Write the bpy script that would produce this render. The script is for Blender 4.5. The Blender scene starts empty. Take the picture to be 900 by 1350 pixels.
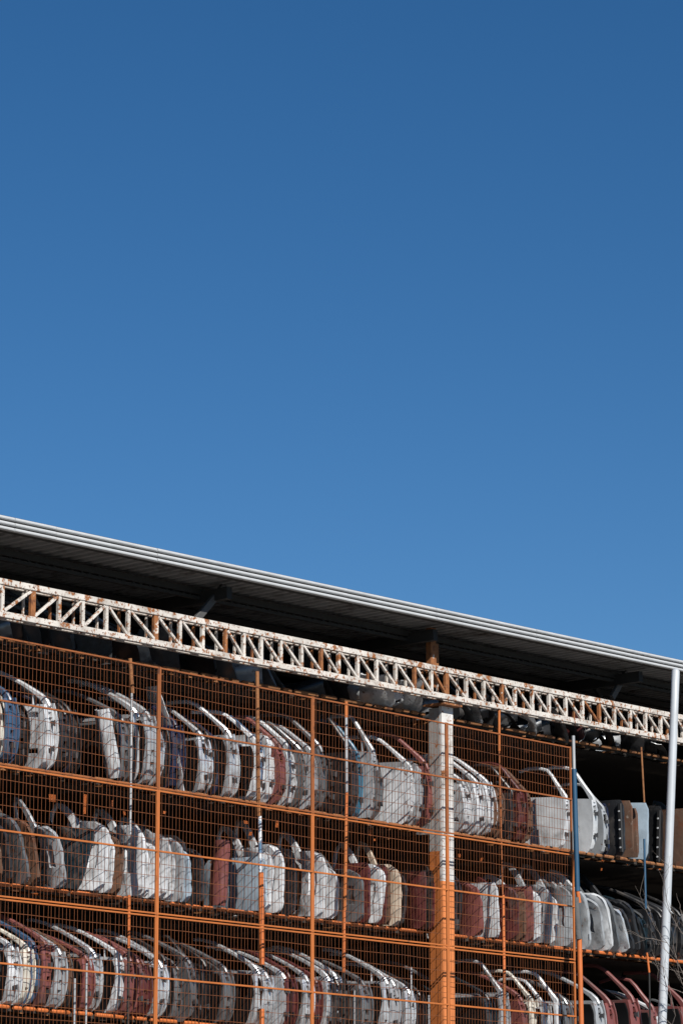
import bpy, bmesh, math, random
from mathutils import Vector, Matrix
random.seed(7)
R = math.radians
scene = bpy.context.scene
COL = scene.collection

# ------------------------------------------------------------------ camera
F_PX, PITCH, HEAD, EYE = 4380.0, R(12.17), R(39.9), 1.6
hx, hy = math.cos(HEAD), math.sin(HEAD)
FWD = Vector((hx*math.cos(PITCH), hy*math.cos(PITCH), math.sin(PITCH)))
RGT = Vector((hy, -hx, 0))
UP = Vector((-hx*math.sin(PITCH), -hy*math.sin(PITCH), math.cos(PITCH)))
def P(px, py, Y):
    """world point on the vertical plane Y=const (facade-parallel) seen at photo pixel"""
    d = FWD + RGT*((px-450)/F_PX) + UP*((675-py)/F_PX)
    t = Y/d.y
    return Vector((d.x*t, Y, EYE + d.z*t))
cam_d = bpy.data.cameras.new('camera'); cam = bpy.data.objects.new('camera', cam_d); COL.objects.link(cam)
cam.location = (0, 0, EYE)
cam.rotation_euler = (R(90)+PITCH, 0, HEAD-R(90))
cam_d.sensor_fit = 'VERTICAL'; cam_d.sensor_height = 36; cam_d.lens = F_PX/1350*36
cam_d.clip_end = 6000
scene.camera = cam

FY = 28.7            # plane of the wire fence
DY = FY+0.55         # front edges of the stacked doors

# ------------------------------------------------------------------ materials
MATS = {}
def mat(name, col, rough=.5, metal=0., patches=(), bump=0., coat=0., vary=.12, spec=.5):
    """patches: (colour, scale, threshold, softness, roughness)"""
    if name in MATS: return MATS[name]
    m = bpy.data.materials.new(name); m.use_nodes = True
    nt = m.node_tree; N = nt.nodes; L = nt.links
    b = N['Principled BSDF']
    b.inputs['Metallic'].default_value = metal
    b.inputs['Specular IOR Level'].default_value = spec
    b.inputs['Coat Weight'].default_value = coat
    tc = N.new('ShaderNodeTexCoord'); oi = N.new('ShaderNodeObjectInfo')
    mul = N.new('ShaderNodeMath'); mul.operation = 'MULTIPLY'; mul.inputs[1].default_value = 57.
    L.new(oi.outputs['Random'], mul.inputs[0])
    add = N.new('ShaderNodeVectorMath'); add.operation = 'ADD'
    L.new(tc.outputs['Object'], add.inputs[0]); L.new(mul.outputs[0], add.inputs[1])
    def noise(scale, det=5, ro=.6):
        n = N.new('ShaderNodeTexNoise'); n.inputs['Scale'].default_value = scale
        n.inputs['Detail'].default_value = det; n.inputs['Roughness'].default_value = ro
        L.new(add.outputs[0], n.inputs['Vector']); return n
    # tonal variation
    n0 = noise(3.5); mr = N.new('ShaderNodeMapRange')
    mr.inputs['From Min'].default_value = .3; mr.inputs['From Max'].default_value = .7
    mr.inputs['To Min'].default_value = 1-vary*1.6; mr.inputs['To Max'].default_value = 1+vary*.6
    L.new(n0.outputs['Fac'], mr.inputs['Value'])
    hsv = N.new('ShaderNodeHueSaturation'); hsv.inputs['Color'].default_value = (*col, 1)
    L.new(mr.outputs[0], hsv.inputs['Value'])
    cur = hsv.outputs[0]
    rv = N.new('ShaderNodeValue'); rv.outputs[0].default_value = rough; rcur = rv.outputs[0]
    for (pc, sc, th, so, pr) in patches:
        n = noise(sc, 7, .65); q = N.new('ShaderNodeMapRange')
        q.inputs['From Min'].default_value = th; q.inputs['From Max'].default_value = th+so
        L.new(n.outputs['Fac'], q.inputs['Value'])
        mx = N.new('ShaderNodeMixRGB'); mx.inputs['Color2'].default_value = (*pc, 1)
        L.new(q.outputs[0], mx.inputs['Fac']); L.new(cur, mx.inputs['Color1']); cur = mx.outputs[0]
        mr2 = N.new('ShaderNodeMapRange'); mr2.inputs['To Max'].default_value = pr
        L.new(q.outputs[0], mr2.inputs['Value']); L.new(rcur, mr2.inputs['To Min']); rcur = mr2.outputs[0]
    L.new(cur, b.inputs['Base Color']); L.new(rcur, b.inputs['Roughness'])
    if bump:
        n = noise(14, 4); bp = N.new('ShaderNodeBump'); bp.inputs['Strength'].default_value = bump
        bp.inputs['Distance'].default_value = .02
        L.new(n.outputs['Fac'], bp.inputs['Height']); L.new(bp.outputs[0], b.inputs['Normal'])
    MATS[name] = m; return m
RUST = (.22, .078, .021); RUSTD = (.09, .03, .012); DUST = (.22, .19, .16)
DIRT = (.05, .043, .038)
def paint(name, col, rough=.42, metal=0., dirt=.53, rust=.635, coat=.15):
    col = tuple(c*.84 for c in col)
    return mat(name, col, rough, metal, ((DIRT, 2.6, dirt, .22, .8), (RUSTD, 6, rust, .06, .9)), bump=.12, coat=coat, vary=.18)
PAINT = {
 'white': ('white', paint('white car paint', (.60, .62, .64), .3, 0, coat=.5)),
 'cream': ('off-white', paint('off white car paint', (.62, .58, .50), dirt=.55, rust=.6)),
 'silver': ('silver', paint('silver car paint', (.80, .83, .86), .27, .6)),
 'grey': ('grey', paint('grey car paint', (.20, .21, .22), .3, .5)),
 'lgrey': ('light grey', paint('light grey car paint', (.40, .42, .44), .34, .2)),
 'dgrey': ('dark grey', paint('dark grey car paint', (.02, .021, .024), .4)),
 'black': ('black', paint('black car paint', (.010, .0105, .012), .4)),
 'navy': ('navy blue', paint('navy car paint', (.012, .018, .048), .4)),
 'blue': ('blue', paint('blue car paint', (.05, .10, .18), .35)),
 'teal': ('teal blue', paint('teal car paint', (.02, .12, .20), .35)),
 'dteal': ('dark teal', paint('dark teal car paint', (.008, .018, .025), .35)),
 'red': ('dull red', paint('dull red car paint', (.19, .058, .053), .5)),
 'dred': ('dark red', paint('dark red car paint', (.085, .018, .018), .45)),
 'brown': ('rusty brown', mat('rusty brown panel', (.085, .045, .027), .8, 0, ((RUSTD, 5, .52, .15, .9), (DUST, 9, .62, .1, .9)), bump=.3)),
 'beige': ('beige', paint('beige car paint', (.48, .39, .30), .5)),
 'bluegrey': ('pale blue-grey', paint('blue grey car paint', (.33, .41, .48), .4, dirt=.66)),
}
M_BOLT = mat('dark hinge steel', (.10, .10, .105), .45, .6)
M_TRIMSHADE = mat('shade black door trim', (.006, .006, .0065), .95, spec=.08)  # near-black puts the shade around the doors into the trim colour
M_SEAL = mat('black rubber seal', (.012, .012, .013), .6)
M_TRUSS = mat('chipped white truss paint', (.55, .515, .47), .55, 0, ((DUST, 3, .5, .2, .8), (RUST, 3.2, .60, .05, .9), (RUST, 12, .54, .05, .9), (RUSTD, 28, .575, .05, .9)), bump=.25)
M_TRUSSR = mat('rusted truss steel', (.25, .095, .03), .85, 0, (((.6, .56, .5), 7, .62, .04, .6), (RUSTD, 12, .5, .15, .9)), bump=.3)
M_OR = mat('orange rack paint', (.48, .125, .027), .6, 0, ((RUST, 7, .62, .1, .9),), bump=.1)
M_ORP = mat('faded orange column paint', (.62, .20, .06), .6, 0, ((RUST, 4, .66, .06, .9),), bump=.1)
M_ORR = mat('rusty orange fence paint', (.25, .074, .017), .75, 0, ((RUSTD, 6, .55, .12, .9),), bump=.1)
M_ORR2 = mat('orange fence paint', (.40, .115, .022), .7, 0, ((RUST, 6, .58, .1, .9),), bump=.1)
M_WIREF = mat('rusted fence wire', (.17, .05, .012), .8, 0, ((RUSTD, 5, .5, .15, .9),))
M_RBAR = mat('rusty brown steel', (.24, .10, .035), .85, 0, ((RUSTD, 8, .5, .15, .9),), bump=.3)
M_GALV = mat('grey galvanised pipe', (.36, .37, .38), .5, .4)
M_BLUE = mat('blue pipe paint', (.014, .065, .13), .5, 0, ((RUST, 9, .68, .05, .9),))
M_BLUEW = mat('chipped blue and white pipe paint', (.07, .15, .25), .5, 0, (((.5, .52, .54), 11, .5, .04, .5),))
M_SLEEVE = mat('grey fabric sleeve', (.10, .10, .10), .95, 0, (), bump=.6)
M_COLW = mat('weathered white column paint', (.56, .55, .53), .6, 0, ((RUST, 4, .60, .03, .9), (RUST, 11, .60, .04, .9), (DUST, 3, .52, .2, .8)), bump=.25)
M_COLG = mat('dirty shaded column side', (.30, .29, .275), .7, 0, ((RUST, 4, .55, .05, .9), (DUST, 3, .5, .2, .8)), bump=.2)  # dirt, plus the side face's shade put into the colour
M_POLE = mat('white pole paint', (.39, .415, .44), .4, 0, ((DUST, 3, .62, .2, .7),), vary=.06)
M_ROOF = mat('grey roof sheet', (.22, .225, .23), .6, .2, ((DIRT, 2, .5, .2, .8),), bump=.05)
M_FASC = mat('pale galvanised fascia', (.43, .445, .455), .4, 0, ((DIRT, 2.5, .68, .2, .7),), vary=.08)
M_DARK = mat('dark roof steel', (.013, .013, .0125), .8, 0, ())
M_BRACE = mat('grey brace steel', (.06, .06, .06), .7)
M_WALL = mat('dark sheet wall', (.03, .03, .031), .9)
M_BOARD = mat('shade dark plank', (.028, .022, .017), .95)  # near-black puts the rack's inner shade into the wood tone
M_TWIG = mat('grey bark', (.17, .14, .12), .9, 0, (), bump=.3)
M_GND = mat('dusty yard concrete', (.13, .125, .115), .9, 0, ((DUST, .3, .55, .2, .95),), bump=.3)
M_WIRE = mat('pale plastic cable', (.2, .2, .19), .6)

# ------------------------------------------------------------------ mesh helpers
def sharpen(bm, ang=38):
    for e in bm.edges:
        if len(e.link_faces) == 2:
            e.smooth = e.calc_face_angle(0) < R(ang)
    for f in bm.faces: f.smooth = True
def mesh(name, bm, m, sh=38):
    bmesh.ops.recalc_face_normals(bm, faces=bm.faces)
    sharpen(bm, sh)
    me = bpy.data.meshes.new(name); bm.to_mesh(me); bm.free()
    me.materials.append(m); return me
def obj(name, data, parent=None, loc=None):
    o = bpy.data.objects.new(name, data); COL.objects.link(o)
    if parent is not None: o.parent = parent
    if loc is not None: o.location = loc
    return o
def empty(name, loc=(0, 0, 0)):
    o = obj(name, None, None, loc); o.empty_display_size = .2; return o
def tag(o, label, cat, group=None):
    o['label'] = label; o['category'] = cat
    if group: o['group'] = group
    return o
def box(bm, lo, hi):
    x0, y0, z0 = lo; x1, y1, z1 = hi
    v = [bm.verts.new(p) for p in ((x0,y0,z0),(x1,y0,z0),(x1,y1,z0),(x0,y1,z0),(x0,y0,z1),(x1,y0,z1),(x1,y1,z1),(x0,y1,z1))]
    for f in ((0,3,2,1),(4,5,6,7),(0,1,5,4),(1,2,6,5),(2,3,7,6),(3,0,4,7)): bm.faces.new([v[i] for i in f])
def beam(bm, a, b, w, d, roll=Vector((0, 1, 0)), ch=0.):
    """rectangular bar a->b; d along 'roll' (depth), w across"""
    a = Vector(a); b = Vector(b); t = (b-a).normalized()
    n = (roll - t*roll.dot(t)).normalized(); s = t.cross(n)
    if ch: prof = [(-w/2+ch,-d/2),(w/2-ch,-d/2),(w/2,-d/2+ch),(w/2,d/2-ch),(w/2-ch,d/2),(-w/2+ch,d/2),(-w/2,d/2-ch),(-w/2,-d/2+ch)]
    else: prof = [(-w/2,-d/2),(w/2,-d/2),(w/2,d/2),(-w/2,d/2)]
    A = [bm.verts.new(a+s*p+n*q) for p, q in prof]; B = [bm.verts.new(b+s*p+n*q) for p, q in prof]
    k = len(prof)
    for i in range(k): bm.faces.new((A[i], A[(i+1) % k], B[(i+1) % k], B[i]))
    bm.faces.new(A[::-1]); bm.faces.new(B)
def tube(bm, pts, rad, seg=8, cap=True):
    pts = [Vector(p) for p in pts]; rings = []
    for i, p in enumerate(pts):
        t = (pts[min(i+1, len(pts)-1)]-pts[max(i-1, 0)]).normalized()
        ref = Vector((0, 1, 0)) if abs(t.y) < .9 else Vector((1, 0, 0))
        n = (ref-t*ref.dot(t)).normalized(); s = t.cross(n)
        r = rad[i] if isinstance(rad, (list, tuple)) else rad
        rings.append([bm.verts.new(p+(n*math.cos(2*math.pi*k/seg)+s*math.sin(2*math.pi*k/seg))*r) for k in range(seg)])
    for i in range(len(rings)-1):
        for k in range(seg): bm.faces.new((rings[i][k], rings[i][(k+1) % seg], rings[i+1][(k+1) % seg], rings[i+1][k]))
    if cap: bm.faces.new(rings[0][::-1]); bm.faces.new(rings[-1])
def sweep(bm, path, w, d, xs=None, closed=False, ch=.25):
    """bar swept along a path of (y,z) in the YZ plane; d = size along X, w = across in plane. xs: x offset per point"""
    n = len(path); rings = []
    for i, (y, z) in enumerate(path):
        p0 = path[(i-1) % n] if (closed or i > 0) else path[i]
        p1 = path[(i+1) % n] if (closed or i < n-1) else path[i]
        t = Vector((p1[0]-p0[0], p1[1]-p0[1])).normalized(); nn = Vector((-t.y, t.x))
        ww = w[i] if isinstance(w, (list, tuple)) else w
        x = xs[i] if xs else 0
        c = ch*min(ww, d)
        prof = [(-ww/2+c,-d/2),(ww/2-c,-d/2),(ww/2,-d/2+c),(ww/2,d/2-c),(ww/2-c,d/2),(-ww/2+c,d/2),(-ww/2,d/2-c),(-ww/2,-d/2+c)]
        rings.append([bm.verts.new((x+q, y+nn.x*p, z+nn.y*p)) for p, q in prof])
    k = 8
    for i in range(n if closed else n-1):
        a, b = rings[i], rings[(i+1) % n]
        for j in range(k): bm.faces.new((a[j], a[(j+1) % k], b[(j+1) % k], b[j]))
    if not closed: bm.faces.new(rings[0][::-1]); bm.faces.new(rings[-1])
def lerp(tab, t):
    for (a, va), (b, vb) in zip(tab, tab[1:]):
        if t <= b: return va+(vb-va)*(t-a)/(b-a)
    return tab[-1][1]
def holes(bm, faces, thick, depth):
    if not faces: return
    bmesh.ops.recalc_face_normals(bm, faces=bm.faces)
    r = bmesh.ops.inset_individual(bm, faces=faces, thickness=thick, depth=0)
    for f in faces:
        f.normal_update(); n = f.normal.copy()
        for v in f.verts: v.co -= n*depth

# ------------------------------------------------------------------ car body pieces (origin: front foot; x = thickness, y = into the rack, z up)
def crumple(bm, amt, seed):
    r = random.Random(seed)
    for v in bm.verts: v.co += Vector((r.gauss(0, amt), r.gauss(0, amt), r.gauss(0, amt*.6)))
def loft(zs, ring):
    bm = bmesh.new(); rows = [[bm.verts.new(p) for p in ring(z)] for z in zs]
    k = len(rows[0]); grid = {}
    for i in range(len(rows)-1):
        for j in range(k):
            grid[(i, j)] = bm.faces.new((rows[i][j], rows[i][(j+1) % k], rows[i+1][(j+1) % k], rows[i+1][j]))
    bm.faces.new(rows[0][::-1]); bm.faces.new(rows[-1])
    return bm, grid
AF = {'front': [(0,.15),(.03,.085),(.08,.05),(.16,.022),(.28,.004),(.38,0),(.5,.004),(.6,.018),(.7,.05)],
      'rear': [(0,.09),(.04,.05),(.10,.035),(.2,.012),(.35,0),(.55,0),(.7,.012)],
      'bare': [(0,.13),(.05,.07),(.12,.04),(.25,.02),(.4,0),(.6,.01),(.7,.06),(.74,.12)]}
FRAME = {'front': [(.05,.66),(.085,.725),(.15,.785),(.27,.855),(.42,.93),(.58,1.0),(.76,1.065),(.95,1.10),(1.06,1.10),(1.10,.95),(1.10,.67)],
         'steep': [(.05,.66),(.07,.72),(.13,.79),(.24,.885),(.37,.99),(.48,1.07),(.58,1.11),(.74,1.125),(.98,1.12),(1.04,.95),(1.05,.67)],
         'rear': [(.05,.66),(.06,.73),(.11,.80),(.20,.92),(.28,1.03),(.36,1.11),(.50,1.14),(.70,1.14),(.88,1.10),(1.0,.88),(1.03,.67)]}
AF['steep'] = AF['front']
BOW = .16
def bow(z): return -BOW*(z-.36)**2
def door_shell_mesh(kind, m, side, rnd):
    """inner pressing: box with recessed apertures; side=+1 puts the outer skin on +x (inner face seen from -x)"""
    t = .185
    zs = [0,.04,.10,.16,.22,.28,.35,.42,.49,.56,.62,.66,.70]
    if kind == 'bare': zs[-1] = .74
    af = AF[kind]
    def ring(z):
        f = lerp(af, z)+.02; r = 1.05-lerp(af, z)*.5; b = bow(z)
        tt = t*(.6+.4*min(1, z/.2)) if z < .2 else (t if z < .58 else t*(1-.25*(z-.58)/.12))
        s = side
        pts = [(s*tt/2, f), (s*tt*.2, f-.004), (-s*tt*.2, f-.004), (-s*tt/2+.0*s, f+.012)]
        for q in (.12, .3, .5, .72, .92): pts.append((-s*tt/2, f+(r-f)*q))
        pts += [(-s*tt/2+.02*s, r), (s*tt/2, r)]
        return [(x+b, y, z) for x, y in pts]
    bm, g = loft(zs, ring)
    front = [g[(i, 1)] for i in rnd.sample([3, 5, 6, 8, 9], 3)]
    holes(bm, front, .010, .05)
    inner = [g[(i, j)] for i, j in ((5,5),(6,5),(5,6),(6,6),(8,5),(8,6),(3,4),(3,6),(9,4),(7,7),(4,7))]
    holes(bm, inner, .014, .055)
    crumple(bm, .0042, rnd.random()); return mesh('inner_shell', bm, m, 22)
def door_skin_mesh(kind, m, side):
    zs = [-.015,.03,.08,.14,.22,.30,.38,.46,.54,.62,.68,.715]
    if kind == 'bare': zs[-1] = .755
    af = AF[kind]; t = .185
    def ring(z):
        zz = min(max(z, 0), .75); f = lerp(af, zz)-.014; r = 1.07-lerp(af, zz)*.5; b = bow(z)
        o = side*(t/2+.004); th = side*.014; pts = []
        ts = (0, .04, .2, .4, .6, .8, 1.)
        for q in ts: pts.append((o+th+side*.03*math.sin(math.pi*q)*math.sin(math.pi*min(1, max(0, .15+zz))), f+(r-f)*q))
        pts += [(o, r-.005), (o, f+.005)]
        return [(x+b, y, z) for x, y in pts]
    bm, g = loft(zs, ring)
    return mesh('outer_skin', bm, m, 30)
def trim_shade_card_mesh(kind):  # black card added so gaps between doors read as deep shade
    bm = bmesh.new(); af = AF[kind]; zs = [.04,.12,.2,.3,.4,.5,.58,.64,.67]
    def ring(z):
        f = lerp(af, z)+.075+.02*math.sin(z*9); b = bow(z)-.0925-.014
        d = .03*math.sin(math.pi*min(1, max(0, (z-.25)/.25))) if .25 < z < .5 else 0
        return [(b+.014, f, z), (b, f+.01, z), (b-d, f+.10, z), (b-d, .7, z), (b, .93, z), (b+.014, .95, z)]
    bm, g = loft(zs, ring)
    return mesh('trim_shade_card', bm, M_TRIMSHADE, 35)
def door_frame_mesh(kind, m):
    bm = bmesh.new(); path = FRAME[kind][:-2]
    xs = [bow(.66)-.17*(z-.66) for y, z in path]
    sweep(bm, path, [.09, .085, .07, .055, .048]+[.045]*(len(path)-5), .05, xs)
    return mesh('window_frame', bm, m)
def door_post_mesh(kind):
    bm = bmesh.new(); path = FRAME[kind][-3:]
    xs = [bow(.66)-.17*(z-.66)+.002 for y, z in path]
    sweep(bm, path, .06, .044, xs); return mesh('rear_post', bm, M_TRIMSHADE)  # black puts the darkness deep in the rack into the post's colour
def door_divider_mesh(kind, m):
    bm = bmesh.new(); q = FRAME[kind][3]; x = bow(.66)
    sweep(bm, [(q[0]+.01, q[1]-.02), (q[0]+.02, .67)], .02, .03, [x-.17*(q[1]-.68), x]); return mesh('quarter_divider', bm, m)
def door_hinge_mesh():
    bm = bmesh.new()
    box(bm, (-.017, -.03, -.026), (.017, .02, .026)); tube(bm, [(0, -.035, -.034), (0, -.035, .034)], .011, 6)
    return mesh('hinge', bm, M_BOLT)
def gate_panel_mesh(m, rnd, recess=True, H=.86):
    """tailgate body on its side: outer skin on -x"""
    t = .07; zs = [0,.02,.06,.12,.2,.28,.36,.44,.52,.59,.65,.71,.77,.82,.86]; zs = [z*H/.86 for z in zs]
    def ring(z):
        e = min(z, H-z); f = .075*max(0, 1-e/.10)**2+(.10*max(0, 1-(H-z)/.22)**2); r = .43; b = -.05*(z/H-.5)**2*4*.5-.07*max(0, z/H-.55)**2*4
        crown = .035
        pts = []
        for q in (0, .05, .14, .28, .45, .62, .8, .93, 1): pts.append((-t/2-crown*math.sin(math.pi*min(1, q*1.1+.02))+.02*(q > .95), f+(r-f)*q))
        pts += [(t/2, r), (t/2, f+.12), (t/2-.01, f+.02), (t*.1, f-.006)]
        return [(x+b, y, z) for x, y in pts]
    bm, g = loft(zs, ring)
    if recess:
        fs = [g[(i, j)] for i in (5, 6, 7, 8) for j in (3, 4)]
        bmesh.ops.recalc_face_normals(bm, faces=bm.faces)
        bmesh.ops.inset_region(bm, faces=fs, thickness=.012, depth=-.028, use_even_offset=True)
    crumple(bm, .005, len(CACHE)); return mesh('outer_panel', bm, m, 24)
def gate_frame_mesh(m, var=0, H=.86):
    bm = bmesh.new()
    up = (.36, .27, .16)[var]
    path = [(.40, H-.07), (.47, H-.085), (.54, H-.06), (.62, H+up*.18), (.72, H+up*.55), (.85, H+up*.88), (.97, H+up), (1.03, H+up-.10), (1.05, H*.6), (1.05, .15), (1.0, -.0), (.88, .015), (.66, .05), (.40, .07)]
    xs = [.0+(y-.4)*.28*(1 if y > .4 else 0) for y, z in path]
    sweep(bm, path, [.15, .14, .13, .11, .10, .09, .07]+[.06]*7, .045, xs)
    return mesh('window_frame', bm, m)
def curved_panel_mesh(m, H=.8, W=.75, crown=.09, flange=.03):
    zs = [H*i/9 for i in range(10)]
    def ring(z):
        e = min(z, H-z); f = .05*max(0, 1-e/.12)**2; pts = []
        for q in [i/8 for i in range(9)]:
            pts.append((-crown*math.sin(math.pi*(q*.85+.08))*(.75+.25*math.sin(math.pi*z/H)), f+(W-2*f)*q))
        pts += [(flange, W-f), (flange, W-f-.03), (-.0, W-f-.05), (-.04, W*.5), (0, f+.05), (flange, f+.03), (flange, f)]
        return [(x, y, z) for x, y in pts]
    bm, g = loft(zs, ring)
    crumple(bm, .005, H+W); return mesh('pressed_panel', bm, m, 24)
def fender_mesh(m):
    """front wing standing on end with its wheel-arch cut-out"""
    bm = bmesh.new(); n = 14; th = .015; A = []
    for i in range(n+1):
        s = i/n; z = 1.02*s
        front = .02+.30*(s**1.8)                                # leading edge sweeps away upwards
        arch = .34*math.sqrt(max(0, 1-((s-.32)/.34)**2)) if abs(s-.32) < .34 else 0
        back = .52+.1*s-arch*.85
        back = max(back, front+.07)
        row = []
        for q in (0, .25, .5, .75, 1):
            y = front+(back-front)*q
            row.append((-.10*math.sin(math.pi*.5*(1-q))-.05*(s-.5)**2, y, z))
        A.append(row)
    V = [[bm.verts.new(p) for p in r] for r in A]; Wv = [[bm.verts.new((p[0]+th, p[1]+.006, p[2])) for p in r] for r in A]
    for i in range(n):
        for j in range(4):
            bm.faces.new((V[i][j], V[i][j+1], V[i+1][j+1], V[i+1][j])); bm.faces.new((Wv[i][j+1], Wv[i][j], Wv[i+1][j], Wv[i+1][j+1]))
        bm.faces.new((V[i+1][0], Wv[i+1][0], Wv[i][0], V[i][0])); bm.faces.new((V[i][4], Wv[i][4], Wv[i+1][4], V[i+1][4]))
    for j in range(4):
        bm.faces.new((V[0][j], Wv[0][j], Wv[0][j+1], V[0][j+1])); bm.faces.new((V[n][j+1], Wv[n][j+1], Wv[n][j], V[n][j]))
    crumple(bm, .004, 3); return mesh('wing_panel', bm, m, 24)
def bumper_mesh(m, L=1.1):
    """bumper cover: curved C section along y, with a grille slot and two lamp openings"""
    bm = bmesh.new(); n = 22; rows = []
    prof = [(0,.0),(-.055,.03),(-.085,.10),(-.09,.17),(-.075,.22),(-.08,.29),(-.06,.37),(-.0,.43),(.07,.45)]
    for i in range(n+1):
        s = i/n*2-1; y = L*.5*(s+1); sw = .28*abs(s)**3.0
        rows.append([(x+sw, y, z*(1-.14*abs(s)**2)+.03*abs(s)) for x, z in prof])
    V = [[bm.verts.new(p) for p in r] for r in rows]
    for i in range(n):
        for j in range(len(prof)-1):
            if j in (1, 2) and (6 <= i <= 15): continue
            if j == 2 and i in (2, 3, 18, 19): continue
            bm.faces.new((V[i][j], V[i+1][j], V[i+1][j+1], V[i][j+1]))
    bmesh.ops.recalc_face_normals(bm, faces=bm.faces)
    bmesh.ops.solidify(bm, geom=bm.faces[:], thickness=.014)
    return mesh('bumper_shell', bm, m, 40)
def stud_mesh():
    bm = bmesh.new(); tube(bm, [(.015, 0, 0), (-.015, 0, 0)], .014, 8)
    return mesh('clip', bm, PAINT['white'][1])

CACHE = {}
def cached(key, fn):
    if key not in CACHE: CACHE[key] = fn()
    return CACHE[key]
KIND = {'F': ('framed car door', 'car door', 'scrap_car_door'), 'S': ('steep-framed car door', 'car door', 'scrap_car_door'), 'R': ('upright-framed car door', 'car door', 'scrap_car_door'),
        'B': ('frameless car door', 'car door', 'scrap_car_door'), 'T': ('upended tailgate', 'tailgate', 'scrap_tailgate'),
        'P': ('plain body panel', 'body panel', 'scrap_body_panel'), 'N': ('front fender', 'fender', 'scrap_fender'),
        'U': ('bumper cover', 'bumper', 'scrap_bumper'), 'I': ('studded trim panel', 'trim panel', 'scrap_trim_panel')}
GROUPS = {'car door': 'scrap car doors stacked on the racks', 'tailgate': 'scrap tailgates stacked on the racks', 'body panel': 'body panels stacked on the racks',
          'fender': 'fenders stacked on the racks', 'bumper': 'bumper covers heaped under the roof', 'trim panel': 'interior trim panels on the open rack'}
ITEMS = []
def piece(kind, colour, loc, lean, yaw, sc, row, px, side=1, pitch=0):
    ph, cat, nm = KIND[kind]; cname, m = PAINT[colour]
    o = empty(nm, loc); o.rotation_euler = (R(pitch), R(-lean), R(yaw)); o.scale = (sc[0], sc[1], sc[2])
    v = random.randrange(3)
    if kind in 'FSRB':
        k = {'F': 'front', 'S': 'steep', 'R': 'rear', 'B': 'bare'}[kind]
        ish = obj('inner_shell', cached(('sh', k, colour, side, v), lambda: door_shell_mesh(k, m, side, random.Random(v))), o)
        obj('outer_skin', cached(('sk', k, colour, side), lambda: door_skin_mesh(k, m, side)), o)
        if side > 0 and not (row == 1 and px > 600) and random.random() < .92: obj('trim_shade_card', cached(('tc', k), lambda: trim_shade_card_mesh(k)), o)
        if kind != 'B': obj('window_frame', cached(('fr', k, colour), lambda: door_frame_mesh(k, m)), o)
        if kind != 'B':
            obj('rear_post', cached(('rp', k), lambda: door_post_mesh(k)), o)
            if v == 0: obj('quarter_divider', cached(('qd', k, colour), lambda: door_divider_mesh(k, m)), o)
        h = cached('hinge', door_hinge_mesh)
        for z in (.2, .5):
            if random.random() < .75: obj('hinge', h, ish, (bow(z), lerp(AF[k], z), z+random.uniform(-.03, .03)))
    elif kind == 'T':
        rc = random.random() < .6
        obj('outer_panel', cached(('tg', colour, rc), lambda: gate_panel_mesh(m, random, rc)), o)
        obj('window_frame', cached(('tf', colour, v), lambda: gate_frame_mesh(m, v)), o)
    elif kind == 'P':
        obj('pressed_panel', cached(('pp', colour, v), lambda: curved_panel_mesh(m, .82, .55+.12*v, .05+.02*v)), o)
    elif kind == 'I':
        obj('pressed_panel', cached(('ip', colour), lambda: curved_panel_mesh(m, .86, .6, .04)), o)
        ss = obj('seal_strip', cached('sealst', lambda: strip_mesh()), o)
        for k in range(5): obj('clip', cached('clip', stud_mesh), ss, (-.07, .03, .12+k*.14))
    elif kind == 'N':
        obj('wing_panel', cached(('nn', colour), lambda: fender_mesh(m)), o)
    elif kind == 'U':
        obj('bumper_shell', cached(('uu', colour), lambda: bumper_mesh(m)), o)
    o['category'] = cat; o['group'] = GROUPS[cat]
    ITEMS.append((row, px, kind, colour, o)); return o
def strip_mesh():
    bm = bmesh.new(); sweep(bm, [(.03, .05), (.03, .8)], .07, .05, [-.045, -.045]); return mesh('seal_strip', bm, M_SEAL)

# ------------------------------------------------------------------ shelf levels as lines on the rack front
SY = FY+0.68
def line(p0, p1, Y):
    a = P(p0[0], p0[1], Y); b = P(p1[0], p1[1], Y)
    return lambda u: a.z+(b.z-a.z)*(u-a.x)/(b.x-a.x)
LEVEL = {0: line((0, 838), (900, 1000), SY), 1: line((0, 1004), (752, 1119), SY), 2: line((0, 1162), (870, 1262), SY), 3: line((0, 1323), (900, 1404), SY)}
LEVEL[4] = lambda u: LEVEL[3](u)-1.6
U0, U1 = 20., 50.      # facade extent
# ------------------------------------------------------------------ SETTING
bm = bmesh.new(); S = 2500
bm.faces.new([bm.verts.new(p) for p in ((-S, -S, 0), (S, -S, 0), (S, S, 0), (-S, S, 0))])
g = obj('ground', mesh('ground', bm, M_GND)); g['kind'] = 'structure'

# back wall of the shed and its end wall
E0, E1 = P(0, 676, FY-.06), P(900, 869, FY-.06)
WZ = lambda u: E0.z+(E1.z-E0.z)*(u-E0.x)/(E1.x-E0.x)-.29
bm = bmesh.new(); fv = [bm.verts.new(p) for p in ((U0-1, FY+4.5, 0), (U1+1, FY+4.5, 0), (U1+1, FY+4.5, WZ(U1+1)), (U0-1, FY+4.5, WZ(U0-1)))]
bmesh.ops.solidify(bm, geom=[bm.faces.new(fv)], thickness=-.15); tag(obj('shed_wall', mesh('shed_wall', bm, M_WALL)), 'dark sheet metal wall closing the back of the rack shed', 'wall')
bm = bmesh.new(); box(bm, (U1+1.1, FY+.4, 0), (U1+1.3, FY+4.45, WZ(U1+1.2)-.05)); tag(obj('shed_wall', mesh('shed_wall', bm, M_WALL)), 'dark sheet metal wall at the far right end of the rack shed', 'wall')

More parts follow.
